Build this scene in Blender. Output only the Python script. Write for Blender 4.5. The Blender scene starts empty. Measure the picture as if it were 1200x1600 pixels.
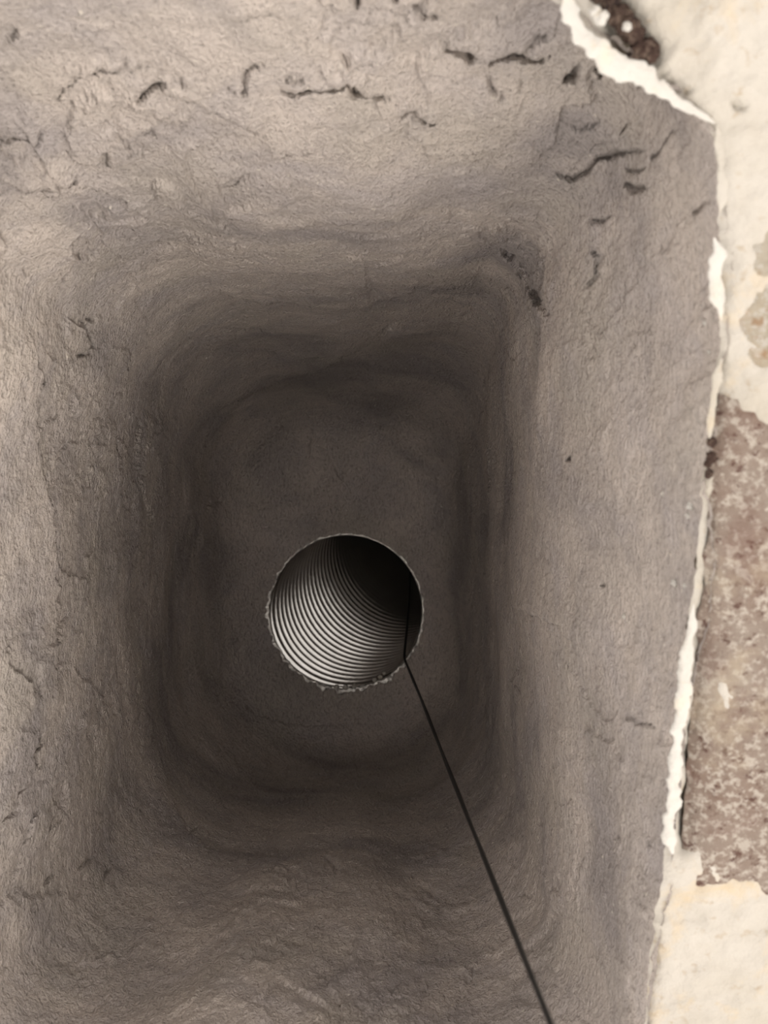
import bpy, math, random
import numpy as np

# ------------------------------------------------------------------ camera, light, exposure
sc = bpy.context.scene
HC = 3.0                       # camera height; the flue floor lies 1.60 m below it
KZ = 2.0                       # depth stretch of the working frame
FPX = 1300.0 * KZ              # focal length for a 1200x1600 frame
cam = bpy.data.cameras.new('camera')
cam.sensor_fit = 'VERTICAL'
cam.sensor_height = 32.0
cam.lens = 32.0 * FPX / 1600.0
cam.clip_start = 0.01
cam.dof.use_dof = True
cam.dof.focus_distance = 1.12
cam.dof.aperture_fstop = cam.lens / 3.0
camo = bpy.data.objects.new('camera', cam)
camo.location = (0, 0, HC)
sc.collection.objects.link(camo)
sc.camera = camo

world = bpy.data.worlds.new('sky'); sc.world = world
world.use_nodes = True
bg = world.node_tree.nodes['Background']
bg.inputs[0].default_value = (1.0, 0.95, 0.91, 1)
bg.inputs[1].default_value = 1.0

sun = bpy.data.lights.new('hazy_sun', 'SUN')
sun.energy = 0.92
sun.angle = math.radians(50)
sun.color = (1.0, 0.94, 0.86)
suno = bpy.data.objects.new('hazy_sun', sun)
SUN_FROM = np.array([0.52, -0.62, 0.58])   # towards the sun
import mathutils
suno.rotation_euler = mathutils.Vector(SUN_FROM).to_track_quat('Z', 'Y').to_euler()
suno.location = (1, -0.5, 4)
sc.collection.objects.link(suno)

sc.view_settings.view_transform = 'Standard'
sc.view_settings.look = 'None'
sc.view_settings.gamma = 1
sc.view_settings.use_curve_mapping = False
sc.view_settings.exposure = 1.0

# ------------------------------------------------------------------ numeric helpers
# working frame: X right, Y down the picture, Z half the depth below the camera; world = (X, -Y, HC - KZ Z)
def to_world(P):
    Q = np.empty_like(P); Q[..., 0] = P[..., 0]; Q[..., 1] = -P[..., 1]; Q[..., 2] = HC - KZ * P[..., 2]
    return Q

def to_px(P):
    return 600 + FPX / KZ * P[..., 0] / P[..., 2], 800 + FPX / KZ * P[..., 1] / P[..., 2]

def zrim(X, Y):
    return 0.300 + 0.20 * (Y + 0.14) + 0.0 * X

def rim_point(px, py, lift=0.0):
    a, b = (px - 600) * KZ / FPX, (py - 800) * KZ / FPX
    z = (0.300 + 0.028) / (1 - 0.20 * b) - lift
    return np.array([a * z, b * z, z])

def _hash(i, j, k, seed):
    h = (i.astype(np.int64) * 374761393 + j.astype(np.int64) * 668265263 + k.astype(np.int64) * 2147483647 + seed * 974634777) & 0xFFFFFFFF
    h = ((h ^ (h >> 13)) * 1274126177) & 0xFFFFFFFF
    h = ((h ^ (h >> 16)) * 2246822519) & 0xFFFFFFFF
    return (h ^ (h >> 15)) & 0xFFFF

_G = np.random.default_rng(5).normal(size=(65536, 3)).astype(np.float32)
_G /= np.linalg.norm(_G, axis=1)[:, None]

def noise(P, seed=0):
    """gradient noise, about -1..1"""
    F = np.floor(P).astype(np.int64); f = (P - F).astype(np.float32)
    w = f * f * f * (f * (f * 6 - 15) + 10)
    out = 0
    for di in (0, 1):
        wx = w[..., 0] if di else 1 - w[..., 0]
        for dj in (0, 1):
            wy = w[..., 1] if dj else 1 - w[..., 1]
            for dk in (0, 1):
                wz = w[..., 2] if dk else 1 - w[..., 2]
                g = _G[_hash(F[..., 0] + di, F[..., 1] + dj, F[..., 2] + dk, seed)]
                d = g[..., 0] * (f[..., 0] - di) + g[..., 1] * (f[..., 1] - dj) + g[..., 2] * (f[..., 2] - dk)
                out = out + wx * wy * wz * d
    return out * 1.6

def fbm(P, octv=4, seed=0, gain=0.5, lac=2.03):
    s, a = 0, 1.0
    for o in range(octv):
        s = s + a * noise(P, seed + o); P = P * lac + 11.3; a *= gain
    return s

def sstep(a, b, x):
    t = np.clip((x - a) / (b - a), 0, 1)
    return t * t * (3 - 2 * t)

def pchip(xs, ys, x):
    xs = np.array(xs, float); ys = np.array(ys, float)
    h = np.diff(xs); d = np.diff(ys) / h
    m = np.zeros_like(xs)
    for i in range(1, len(xs) - 1):
        m[i] = 0 if d[i - 1] * d[i] <= 0 else 2 * d[i - 1] * d[i] / (d[i - 1] + d[i])
    m[0], m[-1] = d[0], d[-1]
    i = np.clip(np.searchsorted(xs, x) - 1, 0, len(h) - 1)
    t = (x - xs[i]) / h[i]
    return ((2 * t**3 - 3 * t**2 + 1) * ys[i] + (t**3 - 2 * t**2 + t) * h[i] * m[i]
            + (-2 * t**3 + 3 * t**2) * ys[i + 1] + (t**3 - t**2) * h[i] * m[i + 1])

# ------------------------------------------------------------------ scene helpers
def link(name, me, mat, parent=None, **props):
    o = bpy.data.objects.new(name, me)
    sc.collection.objects.link(o)
    if mat: me.materials.append(mat)
    if parent: o.parent = parent
    for k, v in props.items(): o[k] = v
    return o

def mesh_grid(name, V, faces, normals=None, smooth=True):
    me = bpy.data.meshes.new(name)
    n = len(faces); k = faces.shape[1]
    me.vertices.add(len(V)); me.vertices.foreach_set('co', np.ascontiguousarray(V, np.float32).ravel())
    me.loops.add(n * k); me.loops.foreach_set('vertex_index', np.ascontiguousarray(faces, np.int32).ravel())
    me.polygons.add(n)
    me.polygons.foreach_set('loop_start', np.arange(0, n * k, k, dtype=np.int32))
    me.polygons.foreach_set('use_smooth', np.full(n, smooth))
    me.update(calc_edges=True)
    if normals is not None:
        me.normals_split_custom_set_from_vertices(normals.astype(np.float32))
    return me

def grid_faces(nu, nv, closed_u=False):
    iu = np.arange(nu if closed_u else nu - 1); iv = np.arange(nv - 1)
    U, Vv = np.meshgrid(iu, iv, indexing='ij'); U2 = (U + 1) % nu
    return np.stack([U * nv + Vv, U * nv + Vv + 1, U2 * nv + Vv + 1, U2 * nv + Vv], -1).reshape(-1, 4)

def vert_normals(V, F):
    a = V[F[:, 2]] - V[F[:, 0]]; b = V[F[:, 3]] - V[F[:, 1]]
    fn = np.cross(a, b)
    N = np.zeros_like(V)
    for k in range(4):
        for c in range(3): N[:, c] += np.bincount(F[:, k], fn[:, c], len(V))
    return N / (np.linalg.norm(N, axis=1)[:, None] + 1e-20)

class Mat:
    def __init__(s, name, rough=0.9, spec=0.3, metal=0.0):
        s.m = bpy.data.materials.new(name); s.m.use_nodes = True
        s.nt = s.m.node_tree; s.b = s.nt.nodes['Principled BSDF']
        s.b.inputs['Roughness'].default_value = rough
        s.b.inputs['Specular IOR Level'].default_value = spec
        s.b.inputs['Metallic'].default_value = metal
        s.tc = s.nt.nodes.new('ShaderNodeTexCoord')
    def n(s, t, **kw):
        x = s.nt.nodes.new(t)
        for k, v in kw.items(): setattr(x, k, v)
        return x
    def l(s, a, b): s.nt.links.new(a, b)
    def coord(s, scale=(1, 1, 1)):
        mp = s.n('ShaderNodeMapping'); mp.inputs['Scale'].default_value = scale
        s.l(s.tc.outputs['Object'], mp.inputs['Vector']); return mp.outputs[0]
    def noise(s, scale, detail=4, rough=0.55, vec=None, dist=0.0):
        x = s.n('ShaderNodeTexNoise'); x.inputs['Scale'].default_value = scale
        x.inputs['Detail'].default_value = detail; x.inputs['Roughness'].default_value = rough
        x.inputs['Distortion'].default_value = dist
        s.l(vec or s.tc.outputs['Object'], x.inputs['Vector']); return x.outputs[0]
    def voro(s, scale, vec=None, out='Distance'):
        x = s.n('ShaderNodeTexVoronoi'); x.inputs['Scale'].default_value = scale
        s.l(vec or s.tc.outputs['Object'], x.inputs['Vector']); return x.outputs[out]
    def ramp(s, fac, stops):
        r = s.n('ShaderNodeValToRGB'); e = r.color_ramp.elements
        while len(e) < len(stops): e.new(0.5)
        for el, (p, c) in zip(e, stops):
            el.position = p; el.color = (*c, 1) if len(c) == 3 else c
        s.l(fac, r.inputs[0]); return r.outputs[0]
    def mix(s, fac, a, b, mode='MIX'):
        x = s.n('ShaderNodeMix', data_type='RGBA', blend_type=mode)
        for sock, v in ((x.inputs[0], fac), (x.inputs[6], a), (x.inputs[7], b)):
            if isinstance(v, (int, float)): sock.default_value = v
            elif isinstance(v, tuple): sock.default_value = (*v, 1)
            else: s.l(v, sock)
        return x.outputs[2]
    def bump(s, h, strength, dist, prev=None):
        x = s.n('ShaderNodeBump'); x.inputs['Strength'].default_value = strength; x.inputs['Distance'].default_value = dist
        s.l(h, x.inputs['Height'])
        if prev: s.l(prev, x.inputs['Normal'])
        return x.outputs[0]
    def done(s, col=None, nrm=None):
        if col is not None: s.l(col, s.b.inputs['Base Color'])
        if nrm is not None: s.l(nrm, s.b.inputs['Normal'])
        return s.m

# ------------------------------------------------------------------ materials
def make_parge():
    m = Mat('parge_coat', 0.82, 0.35)
    g = (0.455, 0.396, 0.352); d = (0.315, 0.278, 0.258); pz = (0.40, 0.356, 0.342); ol = (0.42, 0.372, 0.316)
    n1 = m.noise(9, 5, 0.6, dist=0.6)
    c = m.ramp(n1, [(0.36, d), (0.50, g), (0.64, (0.54, 0.468, 0.412))])
    n2 = m.noise(22, 4, 0.6, dist=0.8)
    c = m.mix(m.ramp(n2, [(0.45, (0, 0, 0)), (0.7, (0.6, 0.6, 0.6))]), c, pz)
    n3 = m.noise(14, 3, 0.5, vec=m.coord((1, 1, 0.8)))
    c = m.mix(m.ramp(n3, [(0.52, (0, 0, 0)), (0.72, (0.5, 0.5, 0.5))]), c, ol)
    sv = m.coord((1, 0.5, 0.75))
    gr = m.noise(560, 3, 0.65, vec=sv)
    c = m.mix(0.8, c, m.ramp(gr, [(0.28, (0.60, 0.60, 0.60)), (0.5, (1, 1, 1)), (0.75, (1.0, 1.0, 1.0))]), 'MULTIPLY')
    sp = m.noise(300, 1, 0.4)
    c = m.mix(m.ramp(sp, [(0.735, (0, 0, 0)), (0.78, (0.75, 0.75, 0.75))]), c, (0.62, 0.56, 0.48))
    b = m.bump(m.noise(130, 5, 0.65, vec=sv), 0.8, 0.0032)
    b = m.bump(gr, 1.0, 0.0036, b)
    return m.done(c, b)

def make_mortar(name, base, dark, stain, spot):
    m = Mat(name, 0.9, 0.2)
    c = m.ramp(m.noise(16, 5, 0.6), [(0.3, dark), (0.55, base), (0.8, base)])
    c = m.mix(m.ramp(m.noise(38, 4, 0.65, dist=0.5), [(0.54, (0, 0, 0)), (0.72, (0.75, 0.75, 0.75))]), c, stain)
    c = m.mix(m.ramp(m.noise(160, 3, 0.6), [(0.60, (0, 0, 0)), (0.74, (0.7, 0.7, 0.7))]), c, spot)
    b = m.bump(m.noise(90, 5, 0.65), 0.5, 0.004)
    b = m.bump(m.noise(400, 3, 0.6), 0.5, 0.0015, b)
    return m.done(c, b)

def make_brick(name, a, b_, lightspot, darkspot, smear, smear_lo=0.56):
    m = Mat(name, 0.9, 0.2)
    c = m.ramp(m.noise(26, 4, 0.6, dist=0.4), [(0.32, a), (0.68, b_)])
    c = m.mix(m.ramp(m.noise(250, 7, 0.75), [(0.505, (0, 0, 0)), (0.565, (0.9, 0.9, 0.9))]), c, lightspot)
    c = m.mix(m.ramp(m.noise(170, 7, 0.75, vec=m.coord((1, 1.1, 1))), [(0.555, (0, 0, 0)), (0.61, (0.85, 0.85, 0.85))]), c, darkspot)
    c = m.mix(m.ramp(m.noise(34, 6, 0.7), [(0.52, (0, 0, 0)), (0.64, (0.38, 0.38, 0.38))]), c, tuple(1.6 * q for q in darkspot))
    c = m.mix(m.ramp(m.noise(15, 5, 0.65), [(smear_lo, (0, 0, 0)), (smear_lo + 0.14, (0.9, 0.9, 0.9))]), c, smear)
    b = m.bump(m.noise(200, 6, 0.75), 0.9, 0.005)
    return m.done(c, b)

M_PARGE = make_parge()
M_CROWN = make_mortar('cream_mortar', (0.405, 0.372, 0.325), (0.345, 0.31, 0.255), (0.44, 0.35, 0.235), (0.30, 0.24, 0.17))
M_BEAD = make_mortar('white_mortar', (0.47, 0.445, 0.405), (0.41, 0.38, 0.335), (0.56, 0.49, 0.39), (0.46, 0.39, 0.3))
M_BRICK = make_brick('speckled_brick', (0.22, 0.155, 0.12), (0.31, 0.255, 0.21), (0.48, 0.42, 0.355), (0.095, 0.045, 0.034), (0.46, 0.38, 0.28))
M_BRICK_PALE = make_brick('lime_smeared_brick', (0.38, 0.315, 0.225), (0.44, 0.39, 0.32), (0.50, 0.46, 0.40), (0.30, 0.19, 0.11), (0.46, 0.41, 0.34), 0.48)
M_RUST = make_brick('dark_brown_brick', (0.050, 0.030, 0.023), (0.085, 0.050, 0.038), (0.17, 0.12, 0.09), (0.018, 0.012, 0.011), (0.07, 0.04, 0.03), 0.7)

def make_metal():
    m = Mat('ribbed_aluminium', 0.27, 0.5, 1.0)
    c = m.ramp(m.noise(30, 4, 0.6), [(0.35, (0.44, 0.425, 0.40)), (0.7, (0.56, 0.54, 0.51))])
    b = m.bump(m.noise(250, 7, 0.75), 0.15, 0.001)
    return m.done(c, b)
M_METAL = make_metal()
def make_rim_metal():
    m = Mat('cut_aluminium_edge', 0.4, 0.5, 0.8)
    c = m.ramp(m.noise(160, 4, 0.6), [(0.36, (0.22, 0.20, 0.18)), (0.46, (0.5, 0.47, 0.43)), (0.62, (0.78, 0.74, 0.68))])
    return m.done(c, m.bump(m.noise(220, 4, 0.6), 0.6, 0.002))
M_RIM = make_rim_metal()
def make_cable():
    m = Mat('black_rubber', 0.5, 0.2)
    return m.done(m.ramp(m.noise(200, 2), [(0.3, (0.006, 0.0055, 0.005)), (0.7, (0.011, 0.010, 0.009))]))
M_CABLE = make_cable()

# ------------------------------------------------------------------ the parged flue: one loft, cut into its walls and floor
DC = np.array([-0.0363, 0.0954]); DR = 0.0738; ZF = 0.80       # duct mouth
LV_F = [0.0, 0.34, 0.62, 0.82, 1.0]                             # station along the wall
LV_Z = dict(side=[0.0, 0.27, 0.62, 0.835, 0.965], top=[0.0, 0.24, 0.50, 0.78, 0.965], left=[0.0, 0.34, 0.64, 0.84, 0.965], front=[0.0, 0.19, 0.52, 0.79, 0.965])  # how far down it lies
# outline of each station as angles from the view axis (in 1/1300)
LV = dict(l=[-925, -510, -370, -310, -255], r=[515, 255, 182, 150, 112],
          t=[-920, -450, -350, -240, -150], b=[1100, 800, 530, 435, 375],
          tr=[150, 62, 75, 95, 105], br=[220, 180, 175, 155, 140],
          bl=[220, 180, 175, 160, 150], tl=[220, 145, 155, 155, 145])
SEG = [('right', .25), ('br', .06), ('bottom', .13), ('bl', .06), ('left', .18), ('tl', .07), ('top', .17), ('tr', .08)]
EDGE_Y = [-700, -610, -500, -320, -200, -50, 150, 520, 800, 1000]
EDGE_X = [511, 515, 526, 530, 522, 505, 485, 445, 410, 392]

def ring(u, f):
    """flue outline: u in 0..1 around (arrays), f = 0 at the rim, 1 at the floor"""
    g = {k: pchip(LV_F, v, f) for k, v in LV.items()}
    X = np.zeros_like(u); Y = np.zeros_like(u)
    a = 0.0
    for name, w in SEG:
        s = np.clip((u - a) / w, 0, 1); m = (u >= a - 1e-9) & (u <= a + w + 1e-9)
        q = s * math.pi / 2
        if name == 'right':   x, y = g['r'] + 0 * s, g['t'] + g['tr'] + s * (g['b'] - g['br'] - g['t'] - g['tr'])
        elif name == 'br':    x, y = g['r'] - g['br'] * (1 - np.cos(q)), g['b'] - g['br'] * (1 - np.sin(q))
        elif name == 'bottom': x, y = g['r'] - g['br'] + s * (g['l'] + g['bl'] - g['r'] + g['br']), g['b'] + 0 * s
        elif name == 'bl':    x, y = g['l'] + g['bl'] * (1 - np.sin(q)), g['b'] - g['bl'] * (1 - np.cos(q))
        elif name == 'left':  x, y = g['l'] + 0 * s, g['b'] - g['bl'] + s * (g['t'] + g['tl'] - g['b'] + g['bl'])
        elif name == 'tl':    x, y = g['l'] + g['tl'] * (1 - np.cos(q)), g['t'] + g['tl'] * (1 - np.sin(q))
        elif name == 'top':   x, y = g['l'] + g['tl'] + s * (g['r'] - g['tr'] - g['l'] - g['tl']), g['t'] + 0 * s
        else:                 x, y = g['r'] - g['tr'] * (1 - np.sin(q)), g['t'] + g['tr'] * (1 - np.cos(q))
        X[m], Y[m] = x[m], y[m]
        a += w
    k_ = 1 - sstep(0.0, 0.34, f)
    X = X + (np.interp(Y, EDGE_Y, EDGE_X) - 515) * np.clip(1 - f / 0.34, 0, 1) ** 1.3 * np.clip((X - 250) / 200, 0, 1)
    sc_ = 0.629 * (X - 290) - 0.777 * (Y + 790)                   # the cut-off upper right corner
    sc_ = np.where(sc_ > 30, sc_, np.where(sc_ > -30, (sc_ + 30) ** 2 / 120, 0)) * (X > -200)
    X = X - 0.629 * sc_ * k_; Y = Y + 0.777 * sc_ * k_
    # the ragged line of a hand-laid edge, then out to metres
    cu_ = np.stack([np.cos(2 * np.pi * u), np.sin(2 * np.pi * u), 0 * u], -1)
    wb = np.clip(1 - f / 0.12, 0, 1)
    X = X + wb * (5.5 * fbm(cu_ * 15, 3, 611) + 3 * noise(cu_ * 75, 615)); Y = Y + wb * (5 * fbm(cu_ * 15 + 4, 3, 621))
    uu = np.where(u < 0.15, u + 1, u)
    top_ = sstep(0.60, 0.74, uu) * (1 - sstep(0.88, 1.10, uu)); left_ = sstep(0.42, 0.52, u) * (1 - sstep(0.60, 0.74, u))
    front_ = sstep(0.22, 0.34, u) * (1 - sstep(0.42, 0.52, u))
    zf = sum(w_ * pchip(LV_F, LV_Z[n_], f) for n_, w_ in (('top', top_), ('left', left_), ('front', front_), ('side', 1 - top_ - left_ - front_)))
    A_, B_ = X / 1300, Y / 1300
    zr_ = 0.328 / (1 - 0.20 * B_)
    z = zr_ + (ZF - zr_) * zf
    return A_ * z, B_ * z, z

NU, NW, NFL = 2100, 370, 90
NV = NW + NFL
u1 = np.arange(NU) / NU
f1 = np.linspace(0, 1, NW) ** 0.93
U, Fq = np.meshgrid(u1, f1, indexing='ij')
X, Y, Z = ring(U, Fq)
wall = np.stack([X, Y, Z], -1)
w = np.linspace(0, 1, NFL + 1)[1:]
ex, ey, ze = wall[:, -1, 0], wall[:, -1, 1], wall[:, -1, 2]
ang = np.arctan2(ey - DC[1], ex - DC[0]); dist = np.hypot(ex - DC[0], ey - DC[1])
rad = dist[:, None] * (1 - w) + DR * w
flo = np.stack([DC[0] + rad * np.cos(ang)[:, None], DC[1] + rad * np.sin(ang)[:, None],
                ze[:, None] + (ZF - ze[:, None]) * (1 - (1 - w) ** 1.9)[None, :]], -1)
G = np.concatenate([wall, flo], 1)
for it in range(4):                                             # ease the wall into the floor
    k_ = 14; cs = np.cumsum(np.concatenate([np.repeat(G[:, :1], k_ + 1, 1), G, np.repeat(G[:, -1:], k_, 1)], 1), 1)
    av = (cs[:, 2 * k_ + 1:] - cs[:, :-2 * k_ - 1]) / (2 * k_ + 1)
    wt = (sstep(NW - 150, NW - 60, np.arange(NV)) * (1 - sstep(NV - 45, NV - 15, np.arange(NV))))[None, :, None]
    G = G * (1 - wt) + av * wt
P = G.reshape(-1, 3)
Fc = grid_faces(NU, NV, True)
N0 = vert_normals(P * np.array([1, 1, KZ]), Fc)
ctr = np.array([-0.03, 0.06, 0.4])
if np.mean(np.sum(N0 * (ctr - P), 1)) < 0: Fc = Fc[:, ::-1]; N0 = -N0     # into the flue
Uf = np.repeat(u1, NV)
Ff = np.tile(np.concatenate([f1, 1 + w]), NU)
topw = sstep(0.66, 0.72, Uf) * (1 - sstep(0.93, 0.99, Uf))       # weight of the top-of-picture wall
PX, PY = to_px(P)

# relief -------------------------------------------------------
rgt = (1 - sstep(0.22, 0.30, Uf)) + sstep(0.97, 1.0, Uf)          # weight of the right wall, which is smoother
deep = np.clip(sstep(0.55, 1.0, Ff) + 0.8 * rgt, 0, 1)
near = 1 - sstep(0.1, 0.75, Ff)
Pa = P * np.array([1, 0.6, 1.2])                                 # strokes run round the flue
Pt = P * np.array([0.50, 1, 1])                                  # strokes run across the top wall
def strk(fn):                                                    # blend the two stroke directions
    a_ = np.zeros(len(P), np.float32); i = np.where(topw < 0.999)[0]; j = np.where(topw > 0.001)[0]
    a_[i] = fn(Pa, i) * (1 - topw[i]); a_[j] += fn(Pt, j) * topw[j]
    return a_
warp = np.stack([fbm(P * 14, 2, 40), fbm(P * 14 + 7, 2, 50), fbm(P * 14 + 3, 2, 60)], -1) * 0.020
H = 0.0040 * fbm(P * 9 + 3, 2, 1) + strk(lambda Q, i: 0.0014 * fbm((Q[i] + warp[i]) * 30, 3, 5))
# trowel laps: terraces of a warped noise give ledges with ragged edges
rag0 = 0.10 * noise(P * 190, 16) + 0.05 * noise(P * 430, 17)
t = fbm((P * np.array([0.8, 1, 0.8]) + warp * 1.2) * 13 + 2, 3, 11, 0.5) * 1.7 + rag0
fr = t - np.floor(t)
ter = -(fr - sstep(0.93, 1.0, fr)) * sstep(-0.35, 0.35, noise(P * 11 + 5, 18))
H += 0.0042 * ter * (0.25 + 0.75 * near) * (1 - 0.75 * deep)
t = fbm((P + warp) * 27 + 9, 4, 21, 0.5) * 1.5 + rag0
fr = t - np.floor(t)
ter = -(fr - sstep(0.94, 1.0, fr)) * sstep(-0.05, 0.5, noise(P * 12 + 5, 27))
H += 0.0028 * ter * (0.3 + 0.7 * near) * (1 - 0.7 * deep)
# sandy grain, drawn out along the strokes
H += strk(lambda Q, i: 0.00085 * fbm(Q[i] * 170, 3, 31, 0.65)) * (1 - 0.4 * deep) + 0.00030 * noise(P * 480, 37)
# hollow soft ribs left by the trowel round the foot of the walls
H += 0.0022 * np.sin(Ff * 30 + 3.0 * fbm(P * 7, 2, 71) + 2.0 * noise(P * 16, 75)) * np.exp(-((Ff - 0.78) / 0.16) ** 2) * (0.5 + 0.5 * noise(P * 8 + 2, 77))

wx = PX + 3.5 * fbm(P * 120, 2, 81) + 2.2 * noise(P * 420, 85); wy = PY + 3.5 * fbm(P * 120 + 5, 2, 91) + 2.2 * noise(P * 420 + 5, 95)
brk = noise(P * 110 + 8, 99)
HD = np.zeros(len(P))                                            # cracks run in and down, away from the opening
def crack(pts, width=3.0, depth=0.0035, lip=0.0012, side=1, fall=35, gaps=0.0):
    """an open crack with one raised lip, along a line of the photograph"""
    global H, HD
    pts = np.array(pts, float); mgn = fall * 1.5 + 15
    sel = np.where((PX > pts[:, 0].min() - mgn) & (PX < pts[:, 0].max() + mgn) & (PY > pts[:, 1].min() - mgn) & (PY < pts[:, 1].max() + mgn))[0]
    if len(sel) == 0: return
    x, y = wx[sel], wy[sel]
    best = np.full(len(sel), 1e9); sg = np.zeros(len(sel)); endq = np.zeros(len(sel))
    nseg = len(pts) - 1
    for i in range(nseg):
        a, b = pts[i], pts[i + 1]; d = b - a; L2 = max(d @ d, 1e-6)
        tt = ((x - a[0]) * d[0] + (y - a[1]) * d[1]) / L2; tc = np.clip(tt, 0, 1)
        dd = np.hypot(x - a[0] - tc * d[0], y - a[1] - tc * d[1])
        s = np.sign(d[0] * (y - a[1]) - d[1] * (x - a[0]))
        m = dd < best; best[m] = dd[m]; sg[m] = s[m]; endq[m] = ((i + tc) / nseg)[m]
    taper = np.clip(np.minimum(endq, 1 - endq) * 7, 0.0, 1)
    wv = 0.75 * width * (0.65 + 0.7 * np.clip(brk[sel] + 0.4, 0, 1.2)) * (0.3 + 0.7 * taper)
    open_ = np.exp(-(best / np.maximum(wv, 0.3)) ** 2) * (0.3 + 0.7 * taper)
    if gaps: open_ *= sstep(gaps - 0.2, gaps + 0.1, brk[sel] + 0.3)
    HD[sel] += 1.35 * depth * open_
    if lip:
        H[sel] += 0.8 * lip * (sg * side > 0) * np.exp(-(best / fall) ** 2) * taper

def ledge(pts, h=0.003, side=1, fall=60, edge=3): crack(pts, edge, 0.0006, h, side, fall)

C = crack
C([(428, 143), (470, 136), (500, 139), (530, 135), (541, 129), (556, 146), (590, 150), (609, 153)], 4.5, .008, .002, -1, 40)
C([(440, 122), (455, 117), (480, 118)], 3, .004); C([(530, 90), (545, 100), (585, 102)], 2.5, .003, .001, -1)
C([(553, 0), (560, 8), (557, 14)], 4, .006); C([(608, 1), (640, 17), (662, 30), (686, 43)], 4.5, .006, .001, -1, 30, .2)
C([(690, 85), (708, 88), (718, 90), (735, 97), (747, 101)], 6, .009, .002, -1, 30)
C([(763, 113), (768, 104), (782, 98), (800, 97), (832, 106), (862, 99)], 5, .008, .002, -1, 30)
C([(812, 100), (832, 84), (845, 70), (880, 72)], 3, .004, .001)
C([(883, 132), (896, 129), (904, 108)], 5, .008); C([(918, 115), (934, 117), (938, 131)], 4, .005); C([(812, 146), (816, 130)], 2.5, .003)
C([(760, 128), (772, 145), (790, 160)], 3, .003)
C([(862, 262), (880, 276), (896, 283), (912, 272), (930, 250), (960, 240), (1006, 238)], 3.5, .005, .0015, -1)
C([(968, 287), (985, 296), (1012, 296)], 4, .005); C([(1015, 250), (1030, 236), (1057, 203)], 3, .004); C([(973, 263), (992, 269), (1006, 264)], 3, .003)
C([(972, 212), (982, 196)], 2.5, .003); C([(880, 200), (905, 203), (940, 192)], 2.5, .002)
C([(1080, 338), (1095, 325), (1104, 318)], 4, .004); C([(920, 342), (935, 345), (948, 341)], 3, .003)
C([(624, 185), (640, 181), (662, 186), (690, 200)], 3.5, .005, .002, -1, 40)
C([(782, 395), (795, 410), (812, 433), (824, 450), (845, 480), (858, 492)], 5, .008, .003, 1, 40, .35)
C([(925, 390), (932, 402), (930, 430), (912, 452)], 3.5, .004, .001)
C([(78, 158), (92, 150), (98, 136), (120, 124), (160, 108), (245, 102)], 3, .003, .0015, -1, 40)
C([(203, 152), (215, 151), (225, 140), (240, 132), (252, 124), (262, 122)], 4, .006, .001, -1)
C([(240, 132), (270, 143), (300, 155), (330, 172), (365, 186), (390, 200), (412, 212)], 4, .004, .004, -1, 50)
C([(285, 128), (285, 118)], 3, .003); C([(352, 131), (368, 136), (382, 140), (382, 112), (415, 90)], 3.5, .004, .001)
C([(428, 20), (350, 34)], 2.5, .002); C([(12, 62), (22, 50), (30, 40)], 3, .004)
C([(0, 226), (30, 219), (60, 223)], 4.5, .006, .003, -1, 40); C([(62, 205), (62, 222)], 3, .003)
C([(35, 305), (48, 290), (80, 290), (110, 282), (122, 272)], 3.5, .004, .003, -1, 40)
C([(165, 262), (166, 240)], 3.5, .004); C([(345, 300), (368, 286), (382, 272)], 3, .003, .002, -1, 45)
C([(215, 215), (235, 212), (241, 198)], 2.5, .003); C([(420, 242), (450, 236), (500, 232)], 2.5, .003, .003, -1, 35)
C([(175, 205), (205, 240), (225, 250)], 2.5, .002)
# left wall: the long lap and its flakes
ledge([(50, 500), (58, 560), (66, 598), (55, 622), (62, 690), (70, 745), (78, 800), (82, 860), (86, 905), (92, 960), (90, 1020), (92, 1060), (90, 1096)], .0048, 1, 55, 3.5)
C([(58, 600), (66, 596), (63, 590)], 3, .004); C([(128, 396), (118, 420), (108, 440), (104, 452)], 3, .004, .002, 1)
C([(133, 505), (140, 522), (143, 540), (138, 552), (120, 556)], 4, .005, .003, 1, 25); C([(150, 492), (148, 500), (140, 500)], 3, .003, .002, -1, 15)
C([(200, 548), (193, 562), (195, 578)], 5, .005, .002, 1, 25)
C([(60, 1138), (58, 1155), (62, 1163), (52, 1178), (58, 1200)], 4.5, .007, .003, 1, 40)
C([(55, 1222), (40, 1228), (30, 1238), (22, 1258), (10, 1278), (0, 1284)], 3.5, .006, .003, 1, 40)
C([(40, 1320), (50, 1280), (65, 1260)], 2.5, .003, .001, 1); C([(95, 1265), (80, 1300), (100, 1270)], 2.5, .003)
C([(28, 1380), (40, 1345)], 2.5, .002); C([(75, 1385), (92, 1360)], 2.5, .003); C([(120, 1360), (140, 1340)], 2.5, .003); C([(160, 1375), (168, 1355)], 3, .003)
C([(295, 1302), (310, 1290)], 3, .003); C([(362, 1325), (376, 1318)], 6, .003); C([(145, 1500), (160, 1492), (178, 1490), (185, 1500)], 3, .002)
C([(508, 1330), (520, 1345), (532, 1360)], 5, .003)
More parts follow.
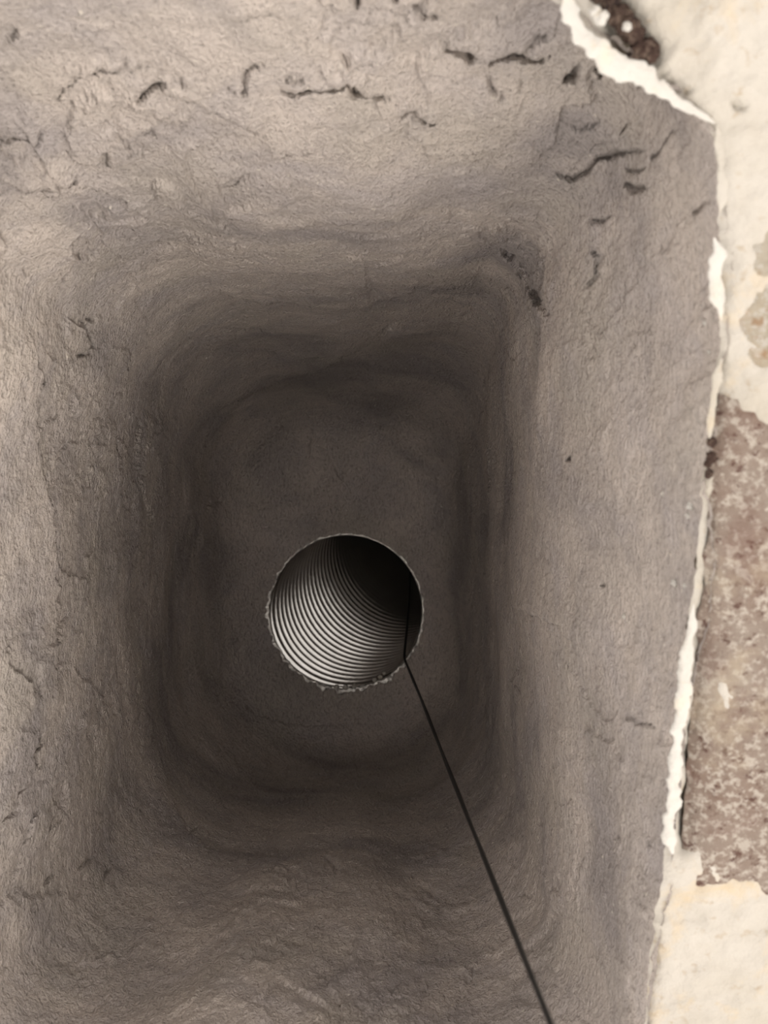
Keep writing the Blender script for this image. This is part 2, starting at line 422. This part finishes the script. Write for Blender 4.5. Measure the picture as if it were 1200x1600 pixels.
# the trowel sweeps of the top wall and the back corner
ledge([(395, 372), (420, 358), (470, 350), (540, 345), (600, 341), (645, 348)], .0040, -1, 60, 3)
ledge([(280, 355), (310, 340), (345, 335), (400, 348)], .0035, -1, 50, 3)
ledge([(290, 402), (340, 402), (400, 402)], .0025, -1, 40, 3); ledge([(400, 335), (450, 315), (470, 300)], .003, -1, 60, 4)
ledge([(305, 428), (360, 450), (400, 462), (470, 466), (530, 470), (575, 474), (590, 470)], .0045, -1, 70, 3)
ledge([(590, 472), (620, 458), (660, 452), (700, 458), (720, 476), (736, 480)], .0040, -1, 50, 3)
ledge([(235, 600), (250, 560), (290, 525), (340, 508), (400, 506), (430, 510)], .0045, -1, 60, 4)
ledge([(320, 720), (325, 670), (345, 640), (400, 610), (460, 585), (520, 560), (560, 545), (590, 526)], .0035, -1, 60, 4)
C([(590, 527), (600, 514), (622, 496)], 2.5, .003, .0025, 1, 30); C([(715, 476), (736, 474), (738, 488), (722, 494)], 3, .003, .0015, -1, 20)
ledge([(160, 352), (165, 330), (190, 318), (240, 312)], .003, 1, 70, 4)
ledge([(225, 640), (215, 700), (222, 760), (245, 830)], .003, -1, 50, 4); ledge([(180, 650), (185, 720), (195, 800)], .003, 1, 40, 4)
ledge([(245, 1090), (232, 1140), (245, 1190), (262, 1250), (290, 1300), (340, 1340)], .0035, 1, 60, 4)
ledge([(380, 1100), (400, 1120), (470, 1135), (560, 1130)], .002, 1, 50, 4)
C([(493, 665), (480, 720)], 3, .002); C([(520, 730), (534, 748)], 2.5, .0015); C([(330, 770), (325, 790), (345, 785), (355, 765)], 3, .002, .001)
# right wall
ledge([(805, 945), (822, 955), (845, 962), (880, 980), (900, 1005), (905, 1040)], .0032, -1, 40, 3)
C([(812, 1085), (800, 1060), (806, 1040)], 3, .003, .001); C([(985, 1118), (1003, 1127), (1032, 1136)], 3, .0025, .0008)
C([(888, 718), (893, 714)], 4.5, .006, 0); C([(940, 917), (946, 912)], 3, .003, 0); C([(798, 806), (801, 809)], 3, .003, 0); C([(836, 962), (828, 958)], 3, .003, 0)
C([(724, 1520), (730, 1509), (740, 1513), (738, 1528), (728, 1532), (724, 1520)], 2.0, .0022, 0); C([(735, 1508), (746, 1498)], 2, .002, 0)
C([(833, 1290), (838, 1280)], 3, .003, 0); C([(808, 1395), (826, 1400)], 4, .002, 0); C([(605, 1560), (640, 1562)], 3, .0018, .001)
ledge([(960, 1260), (965, 1330), (980, 1390), (990, 1440)], .0018, -1, 40, 4)
ledge([(745, 560), (760, 640), (770, 720), (765, 800)], .002, 1, 40, 4); ledge([(800, 560), (800, 700), (795, 800)], .0018, -1, 30, 4)
# keep the duct mouth exact and the rim ragged
keep = 1 - sstep(1.86, 1.99, Ff)
H *= keep
H += -0.0025 * np.exp(-Ff / 0.02) + 0.0016 * fbm(P * 60, 3, 111) * np.exp(-Ff / 0.05)
away = P * np.array([1, 1, KZ]); away /= np.linalg.norm(away, axis=1)[:, None]
P1 = P + (N0 * (H - 0.25 * HD)[:, None] + away * HD[:, None]) / np.array([1, 1, KZ])
W1 = to_world(P1)
Fw = Fc[:, ::-1]                                                 # mirrored frame
N1 = vert_normals(W1, Fw)
if np.mean(np.sum(N1 * (to_world(ctr[None]) - W1), 1)) < 0: Fw = Fw[:, ::-1]; N1 = -N1

cu = {}; a = 0
for nm, wd in SEG: cu[nm] = (a, a + wd); a += wd
mid = lambda k: sum(cu[k]) / 2
fu = np.repeat(np.arange(NU), NV - 1) / NU
fv = np.tile(np.arange(NV - 1), NU)
isfl = fv >= NW - 8
regions = {
    'wall_right': (~isfl) & ((fu >= mid('tr')) | (fu < mid('br'))),
    'wall_front': (~isfl) & (fu >= mid('br')) & (fu < mid('bl')),
    'wall_left': (~isfl) & (fu >= mid('bl')) & (fu < mid('tl')),
    'wall_back': (~isfl) & (fu >= mid('tl')) & (fu < mid('tr')),
    'floor': isfl}
TXT = {'wall_right': 'grey troweled cement wall of the flue beside the brick rim',
       'wall_front': 'grey troweled cement wall at the lower edge behind the black cable',
       'wall_left': 'grey grainy cement wall of the flue with a long vertical lap',
       'wall_back': 'grey cracked cement wall of the flue across the top',
       'floor': 'dark grey cement bottom of the flue around the metal duct'}
SET = {}
for nm, msk in regions.items():
    fs = Fw[msk]; ids, inv = np.unique(fs, return_inverse=True)
    SET[nm] = link(nm, mesh_grid(nm, W1[ids], inv.reshape(-1, 4), N1[ids]), M_PARGE, kind='structure', label=TXT[nm])

# ------------------------------------------------------------------ small lumpy pieces
def blob(c, r, seed, squash=(1, 1, 1), rough=0.35, nu=22, nv=14):
    th = np.linspace(0, 2 * np.pi, nu, endpoint=False); ph = np.linspace(0.05, np.pi - 0.05, nv)
    T, Q = np.meshgrid(th, ph, indexing='ij')
    D = np.stack([np.cos(T) * np.sin(Q), np.sin(T) * np.sin(Q), np.cos(Q)], -1).reshape(-1, 3)
    D = D * (1 + rough * fbm(D * 1.6 + seed * 3.7, 2, seed) + 0.6 * rough * fbm(D * 4.5 + seed * 3.7, 2, seed + 2))[:, None]
    return to_world(np.asarray(c) + D * r * np.array(squash) / np.array([1, 1, KZ])), grid_faces(nu, nv, True)

def blob_obj(name, c, r, seed, mat, parent, squash=(1, 1, 1), **kw):
    V, F_ = blob(c, r, seed, squash)
    return link(name, mesh_grid(name, V, F_), mat, parent, **kw)

def bead(name, pts, wpx, mat, parent, seed, lift=0.001, height=0.6, **props):
    """a lumpy strip of mortar squeezed along the rim; pts on the rim plane"""
    A = np.array([rim_point(x, y, lift) for x, y in pts])
    seg = np.concatenate([[0], np.cumsum(np.linalg.norm(np.diff(A, axis=0), axis=1))])
    n = max(24, int(seg[-1] / 0.0011)); s = np.linspace(0, seg[-1], n)
    Cn = np.stack([np.interp(s, seg, A[:, k]) for k in range(3)], -1)
    Tn = np.gradient(Cn, axis=0); Tn /= np.linalg.norm(Tn, axis=1)[:, None]
    up = np.array([0, 0, -1.0]); Sd = np.cross(Tn, up); Sd /= np.linalg.norm(Sd, axis=1)[:, None]
    wv = (np.interp(s, seg, wpx) if np.ndim(wpx) else wpx + 0 * s) * Cn[:, 2] * KZ / FPX / 2
    wv = wv * np.clip(np.minimum(s, s[-1] - s) / 0.006, 0.12, 1) ** 0.5
    k = 16; th = np.linspace(0, 2 * np.pi, k, endpoint=False)
    V = Cn[:, None, :] + wv[:, None, None] * (np.cos(th)[None, :, None] * Sd[:, None, :] + height / KZ * np.sin(th)[None, :, None] * up)
    nz = fbm(V * 110 + seed, 3, seed)[..., None] * 0.60 + fbm(V * 330 + seed, 3, seed + 5)[..., None] * 0.32
    V = V + (V - Cn[:, None, :]) * nz
    Fb = grid_faces(n, k); Fb = np.concatenate([Fb, np.stack([np.arange(n - 1) * k + k - 1, np.arange(n - 1) * k, np.arange(1, n) * k, np.arange(1, n) * k + k - 1], -1)])
    return link(name, mesh_grid(name, to_world(V.reshape(-1, 3)), Fb), mat, parent, **props)

# ------------------------------------------------------------------ chimney top round the opening
crown = bpy.data.objects.new('wall_top', None); sc.collection.objects.link(crown)
crown['kind'] = 'structure'; crown['label'] = 'pale brick and mortar rim of the chimney around the opening'
NC, ND = 1300, 110
uc = np.arange(NC) / NC
rx, ry, rz_ = ring(uc, np.zeros(NC))
def soft(v, k_):
    for _ in range(3):
        c_ = np.cumsum(np.concatenate([v[-k_ - 1:], v, v[:k_]])); v = (c_[2 * k_ + 1:] - c_[:-2 * k_ - 1]) / (2 * k_ + 1)
    return v
sx, sy = soft(rx, 16), soft(ry, 16)
tx, ty = np.roll(sx, -1) - np.roll(sx, 1), np.roll(sy, -1) - np.roll(sy, 1)
tl = np.hypot(tx, ty) + 1e-9; ox, oy = -ty / tl, tx / tl
sgn = np.sign(np.mean(ox * (rx + 0.05) + oy * (ry - 0.06))); ox, oy = ox * sgn, oy * sgn
dd = np.concatenate([np.linspace(-0.0005, 0.20, ND - 6) , np.full(6, 0.20)])
drop = np.concatenate([np.zeros(ND - 6), np.linspace(0.01, 0.55, 6)])
fadeo = np.exp(-np.maximum(dd, 0) / 0.01)[None, :]
CX = sx[:, None] + (rx - sx)[:, None] * fadeo + ox[:, None] * dd; CY = sy[:, None] + (ry - sy)[:, None] * fadeo + oy[:, None] * dd
CZ = zrim(CX, CY) + drop[None, :]
PC = np.stack([CX, CY, CZ], -1).reshape(-1, 3)
D_ = np.tile(dd, NC); inn = np.tile(drop == 0, NC)
hgt = 0.0032 * fbm(PC * 28, 4, 131) + 0.0014 * fbm(PC * 110, 3, 141)
hgt -= 0.003 * np.exp(-D_ / 0.003)
px_, py_ = to_px(PC)
gap = np.exp(-((D_ - 0.0075) / 0.0035) ** 2) * sstep(700, 800, py_) * (1 - sstep(1300, 1360, py_)) * (PC[:, 0] > 0.08)
hgt -= 0.010 * gap
def groove(pts, wd, dp):
    global hgt
    pts = np.array(pts, float)
    for a, b in zip(pts[:-1], pts[1:]):
        d = b - a; x = px_ + 4 * fbm(PC * 150, 2, 151); y = py_ + 4 * fbm(PC * 150 + 3, 2, 153)
        tc = np.clip(((x - a[0]) * d[0] + (y - a[1]) * d[1]) / (d @ d), 0, 1)
        hgt -= dp * np.exp(-(np.hypot(x - a[0] - tc * d[0], y - a[1] - tc * d[1]) / wd) ** 2) * (PC[:, 2] < 0.6)
groove([(1028, 95), (1050, 125), (1075, 145)], 4, 0.004)
groove([(945, -30), (962, 8), (985, 50), (1012, 78)], 26, 0.007)
groove([(1146, 160), (1154, 168)], 5, 0.005)
PC[:, 2] -= hgt * inn / KZ
link('mortar_bed', mesh_grid('mortar_bed', to_world(PC), grid_faces(NC, ND, True)), M_CROWN, crown)

def brick_obj(corners_px, top_lift, depth, mat, seed, label=None):
    """a brick lying in the rim: four top corners given on the rim plane"""
    q = [rim_point(x, y) for x, y in corners_px]
    n = 60; m = 40; s = np.linspace(0, 1, n); t_ = np.linspace(0, 1, m)
    S, T = np.meshgrid(s, t_, indexing='ij')
    Pb = (q[0] * ((1 - S) * (1 - T))[..., None] + q[1] * ((1 - S) * T)[..., None] + q[2] * (S * T)[..., None] + q[3] * (S * (1 - T))[..., None])
    e = np.minimum(np.minimum(S, 1 - S) * 0.19, np.minimum(T, 1 - T) * 0.09)
    lift = (top_lift - 0.007 * np.exp(-e / 0.008)) / KZ
    Pb[..., 2] -= lift + (0.0020 * fbm(Pb * 45, 3, seed) + 0.0008 * fbm(Pb * 260, 2, seed + 4)) / KZ
    jit = 0.0016 * np.exp(-e / 0.004)
    Pb[..., 0] += jit * fbm(Pb * 90, 3, seed + 8); Pb[..., 1] += jit * fbm(Pb * 90 + 4, 3, seed + 9)
    V = Pb.reshape(-1, 3); F_ = grid_faces(n, m)
    loop = np.concatenate([np.arange(m), np.arange(1, n) * m + m - 1, (n - 1) * m + np.arange(m - 2, -1, -1), np.arange(n - 2, 0, -1) * m])
    Vb = V[loop] + np.array([0, 0, depth]); b0 = len(V); k = len(loop)
    side = np.stack([loop, np.roll(loop, -1), b0 + (np.arange(k) + 1) % k, b0 + np.arange(k)], -1)
    me = mesh_grid('brick', to_world(np.concatenate([V, Vb])), np.concatenate([F_, side]))
    o = link('brick', me, mat, crown)
    if label: o['label'] = label
    return o
brick_obj([(1122, 610), (1450, 600), (1420, 1430), (1060, 1405)], 0.0030, 0.05, M_BRICK, 201, 'reddish speckled brick in the right rim')
brick_obj([(1146, 215), (1470, 215), (1465, 585), (1140, 585)], 0.0022, 0.05, M_BRICK_PALE, 211, 'cream lime-smeared brick in the right rim')

bead('mortar_bead', [(1084, 945), (1079, 985), (1071, 1040), (1067, 1090), (1058, 1150), (1056, 1200), (1050, 1260), (1047, 1310), (1051, 1334)],
     [8, 20, 23, 22, 24, 23, 25, 22, 16], M_BEAD, crown, 301, 0.004, label='white mortar strip along the right rim')
bead('mortar_bead', [(884, -6), (893, 25), (908, 58), (938, 82), (975, 105), (1010, 124), (1050, 152), (1085, 172), (1116, 192)],
     [34, 28, 32, 36, 38, 32, 22, 14, 8], M_BEAD, crown, 311, 0.001, 0.22, label='white mortar strip across the upper right corner')
bead('mortar_bead', [(1116, 372), (1122, 400), (1117, 430), (1123, 468), (1127, 500)], [12, 26, 22, 24, 10], M_BEAD, crown, 321, 0.002, 0.5)
bead('mortar_bead', [(1120, 196), (1128, 240), (1130, 290), (1124, 340)], [10, 18, 20, 10], M_CROWN, crown, 331, 0.000, 0.3)
bead('mortar_bead', [(1128, 560), (1118, 600), (1112, 640), (1108, 690)], [10, 14, 14, 10], M_CROWN, crown, 341, 0.002, 0.4)
# the dark broken brick showing through the mortar
rnd = random.Random(3)
for i in range(26):
    q = i / 25; x = 938 + 76 * q + rnd.uniform(-12, 12); y = -8 + 92 * q ** 1.1 + rnd.uniform(-10, 10)
    blob_obj('brick_fragment', rim_point(x, y, rnd.uniform(-0.002, 0.0)), rnd.uniform(.0016, .0036), 400 + i, M_RUST, crown, (1, 1, .8))
for i, (x, y, r) in enumerate([(938, 28, .0026), (980, 42, .0016), (930, 18, .002)]):
    blob_obj('mortar_lump', rim_point(x, y, 0.005), r, 420 + i, M_BEAD, crown)
for i, (x, y, r) in enumerate([(1112, 690, .002), (1112, 715, .0022), (1108, 740, .0018), (1106, 725, .0015)]):
    blob_obj('brick_crumb', rim_point(x, y, 0.002), r, 430 + i, M_RUST, crown, (1, 1, .6))

# white specks of mortar stuck on the right wall
tree_P = P1.reshape(NU, NV, 3)
ppx, ppy = to_px(P1)
def on_wall(x, y):
    i = np.argmin((ppx - x) ** 2 + (ppy - y) ** 2); return P1[i]
for i, (x, y, r) in enumerate([(975, 962, .0013), (1056, 910, .0017), (1070, 915, .0013), (1080, 790, .0019), (1076, 805, .0014), (1036, 770, .0010), (1103, 503, .0012), (1109, 550, .001)]):
    blob_obj('mortar_speck', on_wall(x, y), r, 450 + i, M_BEAD, SET['wall_right'])

# ------------------------------------------------------------------ the ribbed metal duct
duct = bpy.data.objects.new('flexible_duct', None); sc.collection.objects.link(duct)
duct.location = to_world(np.array([DC[0], DC[1], ZF])); bpy.context.view_layer.update()
duct['label'] = 'round ribbed silver flexible duct opening in the dark flue bottom'; duct['category'] = 'duct'
def to_duct(V): return V - np.array(duct.location)
pitch = 0.0057; NT = 120
dvals = np.concatenate([np.arange(0.0, 0.22, pitch / 12), np.arange(0.22, 0.95, pitch / 4)])
# the centre line slants away to the upper right; the ribs stay level with the mouth
phi = np.radians(np.interp(dvals, [0, 0.06, 0.12, 0.20, 0.30, 0.95], [58, 54, 40, 24, 14, 14]))
dvals = dvals[:len(phi)]; hz = np.concatenate([[0], np.cumsum(np.sin(phi[1:]) * np.diff(dvals))]); vz = np.concatenate([[0], np.cumsum(np.cos(phi[1:]) * np.diff(dvals))])
stp = pitch * np.sin(2 * np.pi * dvals / pitch) / (2 * np.pi)       # the outer side of the bend opens the ribs into little steps
th = np.linspace(0, 2 * np.pi, NT, endpoint=False)
az = np.clip(np.cos(th - 2.40), 0, 1) ** 1.6
amt = az[None, :] * (1 - sstep(0.05, 0.17, dvals))[:, None]
hs = np.interp(dvals[:, None] - amt * stp[:, None], dvals, hz); vs = np.interp(dvals[:, None] + amt * stp[:, None], dvals, vz)
cen = np.stack([DC[0] + 0.72 * hs, DC[1] - 0.69 * hs, ZF * KZ + vs], -1)      # true metres
cor = 0.5 - 0.5 * np.cos(2 * np.pi * dvals / pitch)
rr = DR + 0.0002 - 0.0016 * (cor * np.minimum(1, dvals / 0.012))[:, None] + 0.0005 * np.sin(3 * th + dvals[:, None] * 20)
V = cen + np.stack([rr * np.cos(th), rr * np.sin(th), 0 * rr], -1)
Ft = grid_faces(len(dvals), NT)
nD = len(dvals); ii = np.arange(nD - 1)
Ft = np.concatenate([Ft, np.stack([ii * NT + NT - 1, ii * NT, (ii + 1) * NT, (ii + 1) * NT + NT - 1], -1)])
# skip the doubled strip grid_faces leaves open, close it with the wrap above
link('liner', mesh_grid('liner', to_duct(to_world(V.reshape(-1, 3) / np.array([1, 1, KZ]))), Ft), M_METAL, duct)
capv = np.concatenate([V[-1], V[-1].mean(0, keepdims=True)]); ci = np.arange(NT)
link('light_block_cap', mesh_grid('light_block_cap', to_duct(to_world(capv / np.array([1, 1, KZ]))), np.stack([ci, (ci + 1) % NT, np.full(NT, NT)], -1)), M_METAL, duct)  # added unseen cap, keeps sky light from entering the duct's open end
# ragged cut rim, broader at the lower left where the metal curls over the cement
nR = 360; tr_ = np.linspace(0, 2 * np.pi, nR, endpoint=False); prof = np.linspace(0, 1, 9)
cw = np.stack([np.cos(tr_), np.sin(tr_)], -1)
rag = np.clip(0.5 + fbm(np.stack([cw[:, 0] * 9, cw[:, 1] * 9, 0 * tr_], -1), 4, 501), 0, 1.4)
low = 0.35 + 0.65 * sstep(-0.5, 0.7, np.cos(tr_ - 2.15)) + 0.25 * np.exp(-((tr_ - 0.75) / 0.35) ** 2)
wid = 0.0014 + 0.0060 * rag * low
Rr = DR - 0.0012 + wid[:, None] * prof
Zz = ZF + 0.006 - 0.0078 * np.clip(np.sin(np.clip(prof * 2.75, 0, np.pi)) * 1.6, 0, 1) * (0.8 + 0.2 * low)[:, None] - 0.0005 * fbm(np.stack([cw[:, 0] * 20, cw[:, 1] * 20, 0 * tr_], -1), 2, 511)[:, None]
V = np.stack([DC[0] + Rr * cw[:, :1], DC[1] + Rr * cw[:, 1:], Zz], -1).reshape(-1, 3)
link('rim', mesh_grid('rim', to_duct(to_world(V)), grid_faces(nR, 9, True)), M_RIM, duct, label='ragged cut metal edge')
for i, (x, y, r) in enumerate([(526, 1073, .0022), (540, 1074, .0026), (554, 1072, .0022), (472, 1020, .0016), (480, 1027, .002), (468, 1026, .0016), (576, 1046, .0020), (585, 1062, .002), (594, 1058, .002), (600, 1052, .0016)]):
    z = ZF - 0.003 if np.hypot(x - 541, y - 955) > 112 else ZF + 0.012
    c = np.array([(x - 600) * KZ / FPX * z, (y - 800) * KZ / FPX * z, z])
    Vb, Fb = blob(c, r, 520 + i)
    link('mortar_crumb', mesh_grid('mortar_crumb', to_duct(Vb), Fb), M_BEAD, duct)

# ------------------------------------------------------------------ the black cable
path = [(0.0300, 0.0400, 0.860), (0.0262, 0.0660, 0.838), (0.0247, 0.0867, 0.822), (0.0222, 0.114, 0.811), (0.0196, 0.1394, 0.801), (0.0200, 0.1412, 0.7945), (0.0238, 0.1430, 0.73),
        (0.0300, 0.1463, 0.63), (0.0358, 0.1502, 0.53), (0.0425, 0.1545, 0.42), (0.0520, 0.1600, 0.262), (0.056, 0.178, 0.215), (0.060, 0.23, 0.21),
        (0.064, 0.30, 0.28), (0.067, 0.36, 0.372), (0.069, 0.42, 0.402), (0.070, 0.50, 0.42), (0.071, 0.545, 0.46), (0.071, 0.55, 0.7)]
path = np.array(path)
ks = np.concatenate([[0], np.cumsum(np.linalg.norm(np.diff(path, axis=0), axis=1))])
s = np.linspace(0, ks[-1], 420)
Cn = np.stack([pchip(ks, path[:, k], s) for k in range(3)], -1)
Tn = np.gradient(Cn, axis=0); Tn /= np.linalg.norm(Tn, axis=1)[:, None]
A1 = np.cross(Tn, np.array([1.0, 0, 0])); A1 /= np.linalg.norm(A1, axis=1)[:, None]; A2 = np.cross(Tn, A1)
k = 12; th = np.linspace(0, 2 * np.pi, k, endpoint=False)
tw = s[:, None] * 25
Cn = Cn * np.array([1, 1, KZ])
Tn = np.gradient(Cn, axis=0); Tn /= np.linalg.norm(Tn, axis=1)[:, None]
A1 = np.cross(Tn, np.array([1.0, 0, 0])); A1 /= np.linalg.norm(A1, axis=1)[:, None]; A2 = np.cross(Tn, A1)
V = Cn[:, None, :] + 0.00112 * (np.cos(th)[None, :, None] * A1[:, None] * 1.0 + np.sin(th)[None, :, None] * A2[:, None])
V = V + 0.00012 * np.sin(2 * (th[None, :] + tw))[..., None] * (V - Cn[:, None, :]) / 0.001
Fb = grid_faces(len(s), k); ii = np.arange(len(s) - 1)
Fb = np.concatenate([Fb, np.stack([ii * k + k - 1, ii * k, (ii + 1) * k, (ii + 1) * k + k - 1], -1)])
link('cable', mesh_grid('cable', to_world(V.reshape(-1, 3) / np.array([1, 1, KZ])), Fb), M_CABLE, None,
     label='thin black cable running from the silver duct to the lower right', category='cable')
